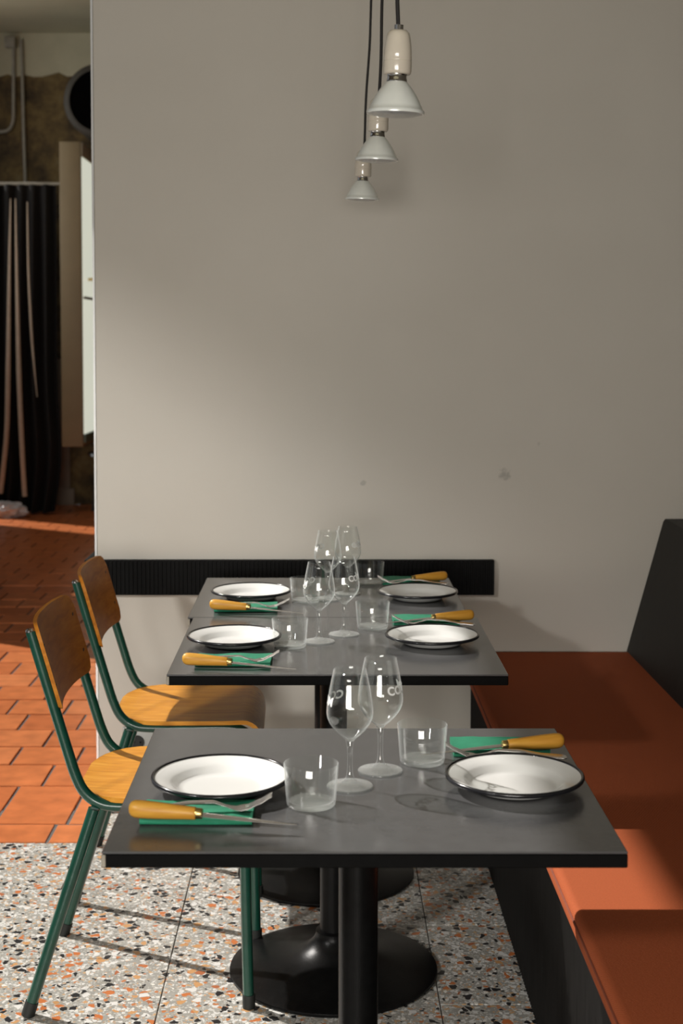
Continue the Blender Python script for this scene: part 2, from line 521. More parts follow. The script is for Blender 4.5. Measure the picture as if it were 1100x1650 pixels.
# ------------------------------------------------------------------ mesh helpers
class MB:
    def __init__(self):
        self.v, self.f = [], []

    def add(self, v, f):
        o = len(self.v)
        self.v += [tuple(p) for p in v]
        self.f += [tuple(i + o for i in q) for q in f]
        return self

    def box(self, x0, x1, y0, y1, z0, z1):
        return self.add([(x0, y0, z0), (x1, y0, z0), (x1, y1, z0), (x0, y1, z0), (x0, y0, z1), (x1, y0, z1), (x1, y1, z1), (x0, y1, z1)],
                        [(3, 2, 1, 0), (4, 5, 6, 7), (0, 1, 5, 4), (1, 2, 6, 5), (2, 3, 7, 6), (3, 0, 4, 7)])

    def lathe(self, prof, n=40, c=(0, 0, 0), caps=True):
        """prof: list of (r,z) bottom to top on the outside"""
        v, f = [], []
        m = len(prof)
        for r, z in prof:
            for k in range(n):
                a = 2 * math.pi * k / n
                v.append((c[0] + r * math.cos(a), c[1] + r * math.sin(a), c[2] + z))
        for i in range(m - 1):
            for k in range(n):
                k2 = (k + 1) % n
                f.append((i * n + k, i * n + k2, (i + 1) * n + k2, (i + 1) * n + k))
        if caps:
            if prof[0][0] > 1e-5:
                f.append(tuple(range(n - 1, -1, -1)))
            if prof[-1][0] > 1e-5:
                f.append(tuple((m - 1) * n + k for k in range(n)))
        return self.add(v, f)

    def tube(self, path, r, n=12, caps=True):
        path = [Vector(p) for p in path]
        rs = r if isinstance(r, (list, tuple)) else [r] * len(path)
        v, f = [], []
        t0 = (path[1] - path[0]).normalized()
        up = Vector((0, 0, 1)) if abs(t0.z) < 0.9 else Vector((0, 1, 0))
        nrm = t0.cross(up).normalized()
        for i, p in enumerate(path):
            a = path[max(i - 1, 0)]
            b = path[min(i + 1, len(path) - 1)]
            t = (b - a).normalized()
            nrm = (nrm - t * nrm.dot(t)).normalized()
            bn = t.cross(nrm)
            for k in range(n):
                an = 2 * math.pi * k / n
                v.append(p + (nrm * math.cos(an) + bn * math.sin(an)) * rs[i])
        for i in range(len(path) - 1):
            for k in range(n):
                k2 = (k + 1) % n
                f.append((i * n + k, i * n + k2, (i + 1) * n + k2, (i + 1) * n + k))
        if caps:
            f.append(tuple(range(n - 1, -1, -1)))
            f.append(tuple((len(path) - 1) * n + k for k in range(n)))
        return self.add(v, f)

    def slab(self, top, bot):
        """closed shell between two equal grids (rows of points)"""
        nr, nc = len(top), len(top[0])
        v = [p for row in top for p in row] + [p for row in bot for p in row]
        o = nr * nc
        f = []
        for i in range(nr - 1):
            for j in range(nc - 1):
                a, b, c, d = i * nc + j, i * nc + j + 1, (i + 1) * nc + j + 1, (i + 1) * nc + j
                f.append((a, b, c, d))
                f.append((o + d, o + c, o + b, o + a))
        for j in range(nc - 1):
            f.append((j + 1, j, o + j, o + j + 1))
            a = (nr - 1) * nc + j
            f.append((a, a + 1, o + a + 1, o + a))
        for i in range(nr - 1):
            a, b = i * nc, (i + 1) * nc
            f.append((a, b, o + b, o + a))
            a, b = i * nc + nc - 1, (i + 1) * nc + nc - 1
            f.append((b, a, o + a, o + b))
        return self.add(v, f)


def smooth_path(pts, n=8):
    """Catmull-Rom through pts"""
    pts = [Vector(p) for p in pts]
    out = []
    for i in range(len(pts) - 1):
        p0, p1, p2, p3 = pts[max(i - 1, 0)], pts[i], pts[i + 1], pts[min(i + 2, len(pts) - 1)]
        for k in range(n):
            t = k / n
            out.append(0.5 * ((2 * p1) + (p2 - p0) * t + (2 * p0 - 5 * p1 + 4 * p2 - p3) * t * t + (-p0 + 3 * p1 - 3 * p2 + p3) * t ** 3))
    out.append(pts[-1])
    return out


def mesh_of(name, mb, material, smooth=True, angle=35, bevel=0, seg=2):
    me = bpy.data.meshes.new(name)
    me.from_pydata(mb.v, [], mb.f)
    bm = bmesh.new()
    bm.from_mesh(me)
    bmesh.ops.remove_doubles(bm, verts=bm.verts, dist=1e-6)
    if bevel:
        es = [e for e in bm.edges if len(e.link_faces) == 2 and e.calc_face_angle(0) > R(40)]
        bmesh.ops.bevel(bm, geom=es, offset=bevel, segments=seg, profile=0.5, affect='EDGES', clamp_overlap=True)
    bmesh.ops.recalc_face_normals(bm, faces=bm.faces)
    bm.to_mesh(me)
    bm.free()
    me.materials.append(M[material] if isinstance(material, str) else material)
    if smooth:
        me.polygons.foreach_set('use_smooth', [True] * len(me.polygons))
        me.set_sharp_from_angle(angle=R(angle))
    return me


def part(name, mb, material, parent=None, loc=(0, 0, 0), rot=(0, 0, 0), label=None, **kw):
    me = mb if isinstance(mb, bpy.types.Mesh) else mesh_of(name, mb, material, **kw)
    o = bpy.data.objects.new(name, me)
    COL.objects.link(o)
    o.location, o.rotation_euler = loc, rot
    if parent is not None:
        o.parent = parent
    if label:
        o['label'] = label
    return o


def tag(o, label, cat, group=None, kind=None):
    o['label'], o['category'] = label, cat
    if group:
        o['group'] = group
    if kind:
        o['kind'] = kind
    return o


def thing(name, label, cat, loc=(0, 0, 0), rz=0.0, group=None):
    o = bpy.data.objects.new(name, None)
    COL.objects.link(o)
    o.empty_display_size = 0.05
    o.location = loc
    o.rotation_euler = (0, 0, rz)
    return tag(o, label, cat, group)


def dup(root, loc, rz, label):
    r = root.copy()
    COL.objects.link(r)
    r.location, r.rotation_euler = loc, (0, 0, rz)
    r['label'] = label
    for ch in list(root.children):
        c = ch.copy()
        COL.objects.link(c)
        c.parent = r
        for g in list(ch.children):
            d = g.copy()
            COL.objects.link(d)
            d.parent = c
    return r


# ------------------------------------------------------------------ the setting
WALL_Y = 4.25
WALL_X0 = Q(155.5, 800, WALL_Y).x                       # free end of the partition wall
RIGHT_X, FAR_Y, REAR_Y, CEIL = 1.16, 12.2, -3.2, 4.02

w = part('wall_center', MB().box(WALL_X0, RIGHT_X, WALL_Y, WALL_Y + 0.16, 0, CEIL), 'wall', bevel=0.004)
tag(w, 'plain warm grey painted partition wall behind the far table', 'wall', kind='structure')
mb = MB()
tri = [(WALL_X0, WALL_Y - 0.0012), (WALL_X0 - 0.0075, WALL_Y + 0.006), (WALL_X0 - 0.0005, WALL_Y + 0.018)]  # white strip added at the wall end to imitate its sunlit edge
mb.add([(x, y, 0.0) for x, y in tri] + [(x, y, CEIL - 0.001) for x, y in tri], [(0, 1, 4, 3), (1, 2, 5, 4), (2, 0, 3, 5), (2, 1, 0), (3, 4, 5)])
t = part('sunlit_edge_1', mb, 'enamel', smooth=False)
tag(t, 'thin white strip added for the sunlit edge of the partition wall', 'sunlit_edge', kind='structure')
w = part('wall_right', MB().box(RIGHT_X, RIGHT_X + 0.2, REAR_Y, FAR_Y, 0, CEIL), 'side_wall')
tag(w, 'right side wall behind the banquette', 'wall', kind='structure')
mb = MB().box(LNX, -2.0, REAR_Y - 0.2, REAR_Y, 0, CEIL).box(0.5, RIGHT_X, REAR_Y - 0.2, REAR_Y, 0, CEIL)
mb.box(-2.0, 0.5, REAR_Y - 0.2, REAR_Y, 0, 0.75).box(-2.0, 0.5, REAR_Y - 0.2, REAR_Y, 1.75, CEIL)  # opening made for the added fill lamp
w = part('wall_rear', mb, 'side_wall', smooth=False)
tag(w, 'wall behind the viewer closing the dining room', 'wall', kind='structure')
w = part('ceiling', MB().box(LNX - 0.2, RIGHT_X + 0.2, REAR_Y - 0.2, LNY, CEIL, CEIL + 0.15).box(LWX - 0.2, RIGHT_X + 0.2, LNY, FAR_Y + 0.2, CEIL, CEIL + 0.15), 'ceiling')
tag(w, 'dull olive beige ceiling over both rooms', 'ceiling', kind='structure')

mb = MB()
ys = REAR_Y - 0.2
for (y0, y1, z0, z1, wx) in OPENINGS:
    if wx == LWX and ys < LNY:
        mb.box(LNX - 0.2, LNX, ys, LNY, 0, CEIL)
        mb.box(LWX - 0.2, LNX - 0.2, LNY - 0.2, LNY, 0, CEIL)
        ys = LNY
    mb.box(wx - 0.2, wx, ys, y0, 0, CEIL)
    mb.box(wx - 0.2, wx, y0, y1, 0, z0)
    mb.box(wx - 0.2, wx, y0, y1, z1, CEIL)
    ys = y1
mb.box(LWX - 0.2, LWX, ys, FAR_Y + 0.2, 0, CEIL)
w = part('wall_left', mb, 'side_wall', smooth=False)
tag(w, 'left street wall with tall shop window openings', 'wall', kind='structure')
for k, (y0, y1, z0, z1, wx) in enumerate(OPENINGS):
    mb = MB()
    for ya, yb, za, zb in ((y0, y0 + .03, z0, z1), (y1 - .03, y1, z0, z1), (y0, y1, z0, z0 + .03), (y0, y1, z1 - .03, z1)):
        mb.box(wx - 0.13, wx - 0.07, ya, yb, za, zb)
    if k == 1:                                           # bar added to shade the floor under the tables
        mb.box(wx - 0.13, wx - 0.07, y0, y1, 2.30, 2.62)
    w = part('window_%d' % (k + 1), mb, 'window', smooth=False)
    tag(w, ['slim dark frame of the street window nearest the viewer', 'slim dark frame and added shading bar of the tall street window beside the chairs',
            'slim dark frame of the unseen high window added to light the back room', 'slim dark frame of the narrow street window near the curtain'][k], 'window', kind='structure')

# far wall: stripped plaster with a pale band under the ceiling
w = part('wall_far', MB().box(LWX, RIGHT_X, FAR_Y, FAR_Y + 0.2, 0, CEIL), 'plaster')
tag(w, 'stripped dark ochre plaster wall at the end of the back room', 'wall', kind='structure')
zb = Q(60, 120, FAR_Y).z
n = 60
band = MB()
top, bot = [], []
xs = [LWX + (RIGHT_X - LWX) * i / n for i in range(n + 1)]
jit = [zb + random.uniform(-0.025, 0.025) for _ in xs]
band.slab([[(x, FAR_Y - 0.012, z) for x, z in zip(xs, jit)], [(x, FAR_Y - 0.012, CEIL) for x in xs]],
          [[(x, FAR_Y, z) for x, z in zip(xs, jit)], [(x, FAR_Y, CEIL) for x in xs]])
part('plaster_band', band, 'far_white', w, label='pale plaster band under the ceiling')
x0, x1 = Q(84, 700, FAR_Y).x, Q(113, 700, FAR_Y).x
part('dado_panel', MB().box(x0 - 0.5, x1, FAR_Y - 0.03, FAR_Y, 0, Q(95, 578, FAR_Y).z), 'far_grey', w, bevel=0.004, label='grey painted pier low on the wall')
b = part('baseboard_far', MB().box(x0 - 0.3, x1 + 0.04, FAR_Y - 0.055, FAR_Y - 0.0305, 0, Q(95, 786, FAR_Y).z), 'far_grey', bevel=0.004)
tag(b, 'low grey brown baseboard right of the black curtain', 'baseboard', kind='structure')

# terrazzo floor, laid in 60 x 41 slabs
TZ_Y1 = P(60, 1358, 0).y
floor = part('floor_terrazzo', MB().box(LNX, RIGHT_X, REAR_Y, WALL_Y, -0.06, -0.0025), 'grout')
tag(floor, 'terrazzo floor with orange, black and white chips under the tables', 'floor', kind='structure')
tile_cache = {}


def rect_tile(wx, wy, material, t=0.02, bev=0.0012):
    key = (round(wx, 3), round(wy, 3), material)
    if key not in tile_cache:
        tile_cache[key] = mesh_of('tile', MB().box(-wx / 2, wx / 2, -wy / 2, wy / 2, -t, 0), material, bevel=bev, seg=1)
    return tile_cache[key]


GAP = 0.0022
PX, PY = 0.605, 0.415
col_off = {-2: 3.30, -1: 3.42, 0: 3.627, 1: 3.51, 2: 3.40}
for c in range(-5, 4):
    xa, xb = -0.96 + PX * c, -0.96 + PX * (c + 1)
    y = col_off.get(c, 3.3 + 0.13 * (c % 3))
    while y > REAR_Y + PY:
        y -= PY
    while y < WALL_Y:
        ya, yb = max(y, REAR_Y), y + PY
        xa2, xb2 = max(xa, LNX), min(xb, RIGHT_X)
        lim = WALL_Y if xa2 >= WALL_X0 - 1e-6 else TZ_Y1
        pieces = []
        if xa2 < WALL_X0 < xb2 and yb > TZ_Y1:          # slab cut by the terracotta edge beside the wall end
            pieces = [(xa2, WALL_X0, ya, min(yb, TZ_Y1)), (WALL_X0, xb2, ya, min(yb, WALL_Y))]
        else:
            pieces = [(xa2, xb2, ya, min(yb, lim))]
        for (p0, p1, q0, q1) in pieces:
            if p1 - p0 > 0.03 and q1 - q0 > 0.02 and q1 > 0.5:
                part('tile', rect_tile(p1 - p0 - GAP, q1 - q0 - GAP, 'terrazzo'), None, floor,
                     ((p0 + p1) / 2, (q0 + q1) / 2, random.uniform(-0.0003, 0.0003)))
        y += PY

# terracotta floor of the back room
floor2 = part('floor_terracotta', MB().box(LNX, RIGHT_X, TZ_Y1, LNY, -0.07, -0.0045).box(LWX, RIGHT_X, LNY, FAR_Y, -0.07, -0.0045), 'grout')
tag(floor2, 'terracotta tiled floor of the back room', 'floor', kind='structure')
rows = [(1358, 1328, -0.79), (1328, 1266.5, -0.759), (1266.5, 1232, -0.905), (1232, 1203.4, -0.84)]
rows = [(P(60, a, 0).y, P(60, b_, 0).y, xj) for a, b_, xj in rows]
TP = 0.2165
y, k = rows[-1][1], 0
while y < 8.15:
    rows.append((y, y + TP, [-0.985, -0.895, -1.0, -0.88][k % 4] + random.uniform(-0.015, 0.015)))
    y += TP
    k += 1
NEAR_END = y
G2 = 0.009
for (ya, yb, xj) in rows:
    ya = max(ya, TZ_Y1)
    x = xj - 0.2175 * 12
    lo = max(LNX, -0.238 * (yb + 0.1) - 0.5)              # a little beyond the picture's left edge
    while x < WALL_X0 + 0.25:
        xa, xb = x, x + 0.2175
        if xa > lo - 0.2 and xa >= LNX:
            if not (ya < WALL_Y + 0.16 and xb > WALL_X0):
                part('tile', rect_tile(xb - xa - G2, yb - ya - G2, 'terracotta', bev=0.002), None, floor2,
                     ((xa + xb) / 2, (ya + yb) / 2, random.uniform(-0.0012, 0.0012)), (0, 0, random.uniform(-0.004, 0.004)))
            elif WALL_X0 - xa > 0.04:                       # cut tile against the wall end
                part('tile', rect_tile(WALL_X0 - xa - G2, yb - ya - G2, 'terracotta', bev=0.002), None, floor2,
                     ((xa + WALL_X0) / 2, (ya + yb) / 2, 0))
        x += 0.2175
far_tiles = MB()
y, k = NEAR_END, 0
while y < FAR_Y - 0.05:
    x = (LWX if y > LNY else LNX) + (0.1 if k % 2 else 0.0)
    while x < RIGHT_X - 0.2:
        z = random.uniform(-0.001, 0.001)
        far_tiles.box(x + G2 / 2, x + 0.2175 - G2 / 2, y + G2 / 2, min(y + TP, FAR_Y) - G2 / 2, -0.02, z)
        x += 0.2175
    y += TP
    k += 1
o = part('tile_field', far_tiles, 'terracotta', floor2, smooth=False, label='distant rows of terracotta tiles')
o['kind'] = 'stuff'
# rest of the back room floor that only bounces light
rest = MB()
rest.box(WALL_X0 + 0.3, RIGHT_X, WALL_Y + 0.17, NEAR_END, -0.02, -0.003)
o = part('tile_field', rest, 'terracotta', floor2, smooth=False, label='terracotta tiling out of sight at the sides')
o['kind'] = 'stuff'

# ------------------------------------------------------------------ ribbed black strip on the wall
sx1 = Q(796, 930, WALL_Y - 0.02).x
sz1, sz0 = Q(500, 903.5, WALL_Y - 0.03).z, Q(500, 960, WALL_Y - 0.03).z
strip = thing('bumper_strip', 'long black ribbed rubber strip fixed along the wall at table height', 'wall strip', (0, WALL_Y, sz0))
hgt = sz1 - sz0
sx0 = WALL_X0 - 0.035
mb = MB().box(sx0, sx1, -0.022, -0.0005, 0, hgt)
mb.box(sx0, WALL_X0 - 0.0005, -0.0005, 0.19, 0, hgt)
part('backing', mb, 'rubber', strip, bevel=0.0015, seg=1)
mb = MB()
x = sx0 + 0.006
while x < sx1 - 0.005:
    mb.tube([(x, -0.022, 0.004), (x, -0.022, hgt - 0.004)], 0.0042, 6)
    x += 0.0125
o = part('rib', mb, 'rubber', strip)
o['kind'] = 'stuff'

# wall socket low behind the chairs
c = Q(222, 1194, WALL_Y)
sk = thing('wall_socket', 'grey wall socket with dark round outlet low on the wall', 'socket', (c.x, WALL_Y, c.z))
part('plate', MB().box(-0.045, 0.075, -0.012, -0.0005, -0.045, 0.045), 'socket', sk, bevel=0.003)
mb = MB().lathe([(0.021, 0), (0.021, 0.004), (0.018, 0.004), (0.017, 0.001)], 24)
mb.v = [(x, -0.012 - z, y) for x, y, z in mb.v]
f = part('outlet', mb, 'foot', sk)
for s in (-1, 1):
    mb = MB().lathe([(0.0028, 0), (0.0028, 0.001)], 10)
    mb.v = [(x + s * 0.0095, -0.0135 - z, y) for x, y, z in mb.v]
    part('pin_hole', mb, 'black', f)

# ------------------------------------------------------------------ banquette
ZB = 1.434 - 0.945
bx0 = 0.413
by0 = 0.55
bx1 = Q(1010, 1046, WALL_Y).x
pt = Q(1070, 836, WALL_Y)
ban = thing('banquette', 'long black banquette with rust fabric seat cushion along the right wall', 'bench', (0.75, 2.4, 0))
O = Vector((0.75, 2.4, 0))


def rel(mb, o):
    mb.v = [(x - o.x, y - o.y, z - o.z) for x, y, z in mb.v]
    return mb


CB = ZB - 0.05
part('base', rel(MB().box(0.448, RIGHT_X - 0.005, by0, WALL_Y - 0.002, 0, CB - 0.0005), O), 'bench', ban, bevel=0.003)
mb = MB()
y = by0 + 0.01
while y < WALL_Y - 0.01:
    mb.tube([(0.448, y, 0.004), (0.448, y, CB - 0.004)], 0.0055, 6)
    y += 0.0155
o = part('rib', rel(mb, O), 'bench', ban)
o['kind'] = 'stuff'
cu = part('cushion', rel(MB().box(bx0, bx1 + 0.015, by0, WALL_Y - 0.004, CB, ZB), O), 'cushion', ban, bevel=0.014, seg=4, angle=60,
          label='rust orange woven seat cushion')
mb = MB().tube([(bx0 - 0.0005, by0 + 0.015, ZB - 0.017), (bx0 - 0.0005, WALL_Y - 0.02, ZB - 0.017)], 0.0026, 8)
part('piping', rel(mb, O), 'seam', cu)
mb = MB()
prof = [(bx1, CB), (bx1 - 0.002, ZB), (pt.x - 0.004, pt.z - 0.008), (pt.x + 0.002, pt.z), (RIGHT_X - 0.005, pt.z), (RIGHT_X - 0.005, CB)]
mb.slab([[(x, by0, z) for x, z in prof]], [[(x, by0, z) for x, z in prof]])
mb = MB()
nP = len(prof)
mb.add([(x, by0, z) for x, z in prof] + [(x, WALL_Y - 0.003, z) for x, z in prof],
       [(i, (i + 1) % nP, nP + (i + 1) % nP, nP + i) for i in range(nP)] + [tuple(range(nP)), tuple(range(2 * nP - 1, nP - 1, -1))])
part('backrest', rel(mb, O), 'bench', ban, smooth=False, label='sloping black timber backrest')


# ------------------------------------------------------------------ tables
TT = 0.75
tables = []


def make_table(x0, x1, y0, y1, px, py, label):
    cx, cy = (x0 + x1) / 2, (y0 + y1) / 2
    t = thing('pedestal_table', label, 'table', (cx, cy, 0), 0, 'grey square pedestal tables')
    hx, hy = (x1 - x0) / 2, (y1 - y0) / 2
    tp = part('tabletop', MB().box(-hx, hx, -hy, hy, TT - 0.0035, TT), 'table', t, bevel=0.0012, seg=1, label='dark grey laminate surface')
    part('edge_band', MB().box(-hx + 0.0012, hx, -hy, hy, TT - 0.0225, TT - 0.0037), 'table_edge', tp, bevel=0.0015, seg=1, label='black table edge')
    part('sunlit_edge_strip', MB().box(-hx - 0.0005, -hx + 0.006, -hy - 0.0006, hy, TT - 0.0215, TT - 0.0045), 'painted_sun_edge', tp, bevel=0.001, seg=1)  # pale strip paints in the sunlit left side of the top
    ox, oy = px - cx, py - cy
    mb = MB().box(ox - 0.17, ox + 0.17, oy - 0.02, oy + 0.02, TT - 0.048, TT - 0.023)
    mb.box(ox - 0.02, ox + 0.02, oy - 0.17, oy + 0.17, TT - 0.047, TT - 0.0235)
    part('bracket', mb, 'iron', t, bevel=0.003)
    part('post', MB().lathe([(0.0305, 0.075), (0.0305, TT - 0.048)], 32, (ox, oy, 0)), 'iron', t)
    part('base', MB().lathe([(0.232, 0.0), (0.236, 0.004), (0.235, 0.009), (0.22, 0.014), (0.17, 0.021), (0.12, 0.031), (0.085, 0.043), (0.060, 0.058),
                             (0.045, 0.074), (0.040, 0.085), (0.040, 0.093), (0.0306, 0.096)], 64, (ox, oy, 0)), 'iron', t, angle=60)
    return t


T1 = (P(163, 1373, TT).x, P(1012, 1373, TT).x, P(550, 1372.5, TT).y, P(550, 1173.5, TT).y)
T2 = (P(268, 1087, TT).x, P(819, 1087, TT).x, P(550, 1087, TT).y, P(550, 995, TT).y)
T3 = (P(302, 995, TT).x, P(750, 983, TT).x, T2[3] + 0.003, P(330, 931, TT).y)
b1x = Q(577, 1500, (T1[2] + T1[3]) / 2).x
make_table(*T1, b1x, (T1[2] + T1[3]) / 2, 'grey topped pedestal table nearest the viewer')
b2 = P(537, 1562, 0)
make_table(*T2, b2.x, b2.y, 'grey topped pedestal table in the middle, beside the nearer green chair')
make_table(*T3, P(525, 1420, 0).x, (T3[2] + T3[3]) / 2, 'grey topped pedestal table closest to the black ribbed wall strip')


# ------------------------------------------------------------------ chairs
def make_chair(label, loc, rz):
    c = thing('school_chair', label, 'chair', loc, rz, 'green tube school chairs')
    rail = {}
    for s in (-1, 1):
        pts = [(-0.228, s * 0.177, 0.816), (-0.195, s * 0.177, 0.703), (-0.157, s * 0.177, 0.574), (-0.136, s * 0.177, 0.507), (-0.116, s * 0.177, 0.470),
               (-0.084, s * 0.177, 0.448), (-0.04, s * 0.177, 0.442), (0.06, s * 0.177, 0.442), (0.15, s * 0.176, 0.442), (0.192, s * 0.176, 0.434),
               (0.214, s * 0.175, 0.408), (0.221, s * 0.174, 0.36), (0.224, s * 0.172, 0.2), (0.228, s * 0.168, 0.018)]
        p = part('side_frame', MB().tube(smooth_path(pts, 7), 0.0118, 14), 'green', c)
        part('rubber_foot', MB().tube([(0.2285, s * 0.168, 0.030), (0.2288, s * 0.168, 0.0)], 0.0138, 14), 'foot', p)
        mb = MB().lathe([(0.0116, 0), (0.0105, 0.004), (0.006, 0.0065), (0.0, 0.0072)], 14)
        mb.v = [(x - 0.228 - z * 0.28, y + s * 0.177, z + 0.8155) for x, y, z in mb.v]
        part('end_cap', mb, 'chrome', p)
        a, b_ = Vector((-0.098, s * 0.178, 0.437)), Vector((-0.233, s * 0.205, 0.016))
        l = part('rear_leg', MB().tube([a, a.lerp(b_, 0.5), b_], [0.0125, 0.0125, 0.0125], 14), 'green', c)
        part('rubber_foot', MB().tube([a.lerp(b_, 0.965), b_ + (b_ - a) * 0.036], 0.0142, 14), 'foot', l)
    part('crossbar', MB().tube([(-0.098, -0.17, 0.436), (-0.098, 0.17, 0.436)], 0.0085, 10), 'green', c)
    part('crossbar', MB().tube([(0.13, -0.17, 0.438), (0.13, 0.17, 0.438)], 0.0085, 10), 'green', c)
    # seat: plywood shell with rounded back and rolled front edge
    st = []
    x = -0.142
    for x in [-0.142, -0.139, -0.133, -0.122, -0.105, -0.08, -0.05, 0.0, 0.06, 0.12, 0.16, 0.19]:
        st.append((x, 0.4635, 0.0, 1.0))
    for a in (15, 30, 45, 60, 75, 88):
        st.append((0.19 + 0.05 * math.sin(R(a)), 0.4635 - 0.05 * (1 - math.cos(R(a))), math.sin(R(a)), math.cos(R(a))))
    st.append((0.2415, 0.395, 1.0, 0.05))
    top, bot = [], []
    nv = 17
    for i, (x, z, nx, nz) in enumerate(st):
        d = max(0.0, min(1.0, (x + 0.1445) / 0.135))
        hw = 0.195 * (1 - (1 - d) ** 2.4) ** (1 / 2.4) if x < -0.01 else 0.195
        if x > 0.15:
            hw -= 0.012 * (x - 0.15) / 0.09
        rt, rb = [], []
        for j in range(nv):
            v = -1 + 2 * j / (nv - 1)
            dish = -0.004 * (1 - v * v) * (1 if x < 0.17 else 0.3) * min(1, (x + 0.142) / 0.05)
            yy = math.sin(v * math.pi / 2) * hw
            rt.append((x, yy, z + dish))
            rb.append((x - nx * 0.011, yy * 0.992, z + dish - nz * 0.011))
        top.append(rt)
        bot.append(rb)
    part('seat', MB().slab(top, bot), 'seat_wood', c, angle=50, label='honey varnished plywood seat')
    # backrest: curved plywood panel
    hw, z0, z1, r = 0.192, 0.648, 0.832, 0.03
    fr, bk = [], []
    for i in range(15):
        t = i / 14
        a, b_ = [], []
        for j in range(29):
            y = -hw + 2 * hw * (j / 28)
            u = (j / 28) * 2 - 1
            y = hw * math.sin(u * math.pi / 2) * 0.35 + hw * u * 0.65
            k = max(0.0, abs(y) - (hw - r))
            cut = r - math.sqrt(max(0.0, r * r - k * k))
            zt, zl = z1 - cut, z0 + cut
            z = zl + (zt - zl) * t
            xx = -0.228 + 0.29 * (0.816 - z) + 0.0135 - 0.024 * (1 - (abs(y) / hw) ** 2.2)
            a.append((xx + 0.0085, y, z))
            b_.append((xx, y, z))
        fr.append(a)
        bk.append(b_)
    bo = part('backrest', MB().slab(fr, bk), 'shaded_wood', c, angle=50, label='brown curved plywood backrest, darkened for shade')
    for s in (-1, 1):
        for zz in (0.70, 0.785):
            mb = MB().lathe([(0.0042, 0), (0.004, 0.0012), (0.0, 0.0018)], 10)
            yy = s * 0.172
            xx = -0.228 + 0.29 * (0.816 - zz) + 0.0135 - 0.024 * (1 - (0.172 / hw) ** 2.2) + 0.0083
            mb.v = [(xx + z, yy + x, zz + y) for x, y, z in mb.v]
            part('rivet', mb, 'foot', bo)
    return c


ch1 = make_chair('green tube and plywood school chair pulled up to the middle table, nearer of the two', (-0.39, 3.14, 0), 0)
dup(ch1, (-0.402, 3.745, 0), R(1.0), 'green tube and plywood school chair farther away, in front of the ribbed wall strip')


# ------------------------------------------------------------------ tableware
def make_plate(label, loc):
    p = thing('enamel_plate', label, 'plate', loc, 0, 'white enamel plates with black rims')
    r = 0.104
    outer = [(0.001, 0.0015), (0.060, 0.0012), (0.066, 0.0030), (0.0745, 0.0105), (0.0775, 0.0125), (0.0880, 0.0165), (0.1030, 0.0208)]
    inner = [(0.1030, 0.0226), (0.0880, 0.0184), (0.0785, 0.0150), (0.0745, 0.0128), (0.0665, 0.0055), (0.0620, 0.0036), (0.0560, 0.0030), (0.0, 0.0030)]
    part('dish', MB().lathe(outer + inner, 72, caps=True), 'enamel', p, angle=60, label='glossy white enamel dish')
    mb = MB()
    v, f = [], []
    n, m = 72, 8
    for k in range(n):
        a = 2 * math.pi * k / n
        for q in range(m):
            e = 2 * math.pi * q / m
            rr = 0.1030 + 0.0030 * math.cos(e)  # black rim thickened to take in the shade beneath it
            v.append((rr * math.cos(a), rr * math.sin(a), 0.0208 + 0.0036 * math.sin(e)))
    for k in range(n):
        for q in range(m):
            f.append((k * m + q, ((k + 1) % n) * m + q, ((k + 1) % n) * m + (q + 1) % m, k * m + (q + 1) % m))
    part('rim', MB().add(v, f), 'enamel_rim', p, angle=80, label='black rolled rim')
    return p


def make_tumbler(label, loc):
    t = thing('tumbler', label, 'glass', loc, 0, 'clear low water tumblers')
    outer = [(0.0340, 0.0004), (0.0355, 0.002), (0.0362, 0.006), (0.0405, 0.0615)]
    rim = [(0.0400, 0.0624), (0.0392, 0.0615)]
    inner = [(0.0352, 0.0100), (0.0340, 0.0082), (0.030, 0.0075), (0.0, 0.0070)]
    part('cup', MB().lathe(outer + rim + inner, 56), 'glass', t, angle=60)
    part('thick_bottom', MB().lathe([(0.0, 0.0012), (0.0328, 0.0012), (0.0346, 0.0035), (0.0342, 0.0066), (0.030, 0.0068), (0.0, 0.0064)], 56), 'glass', t, angle=60)
    return t


BOWL = [(0.0050, 0.0710), (0.0095, 0.0755), (0.0165, 0.0815), (0.0245, 0.0895), (0.0310, 0.0985), (0.0345, 0.1065), (0.0358, 0.1140), (0.0354, 0.1230), (0.0338, 0.1350),
        (0.0312, 0.1510), (0.0280, 0.1670), (0.0250, 0.1810)]


def bowl_r(z):
    for (r0, z0), (r1, z1) in zip(BOWL, BOWL[1:]):
        if z0 <= z <= z1:
            return r0 + (r1 - r0) * (z - z0) / (z1 - z0)
    return BOWL[-1][0]


def lettering_mesh(text):
    cu_ = bpy.data.curves.new('lettering', 'FONT')
    cu_.body = text
    cu_.size = 0.0185
    cu_.offset = 0.0006
    cu_.resolution_u = 3
    o = bpy.data.objects.new('lettering', cu_)
    COL.objects.link(o)
    dg = bpy.context.evaluated_depsgraph_get()
    me = bpy.data.meshes.new_from_object(o.evaluated_get(dg))
    bpy.data.objects.remove(o)
    bm = bmesh.new()
    bm.from_mesh(me)
    bmesh.ops.triangulate(bm, faces=bm.faces)
    bmesh.ops.subdivide_edges(bm, edges=bm.edges, cuts=2)
    wid = max(v.co.x for v in bm.verts)
    for v in bm.verts:
        z = 0.129 + v.co.y
        r = bowl_r(z) + 0.00025
        a = (v.co.x - wid / 2) / r
        v.co = Vector((r * math.sin(a), -r * math.cos(a), z))
    bm.to_mesh(me)
    bm.free()
    me.materials.clear()
    me.materials.append(M['print_white'])
    return me


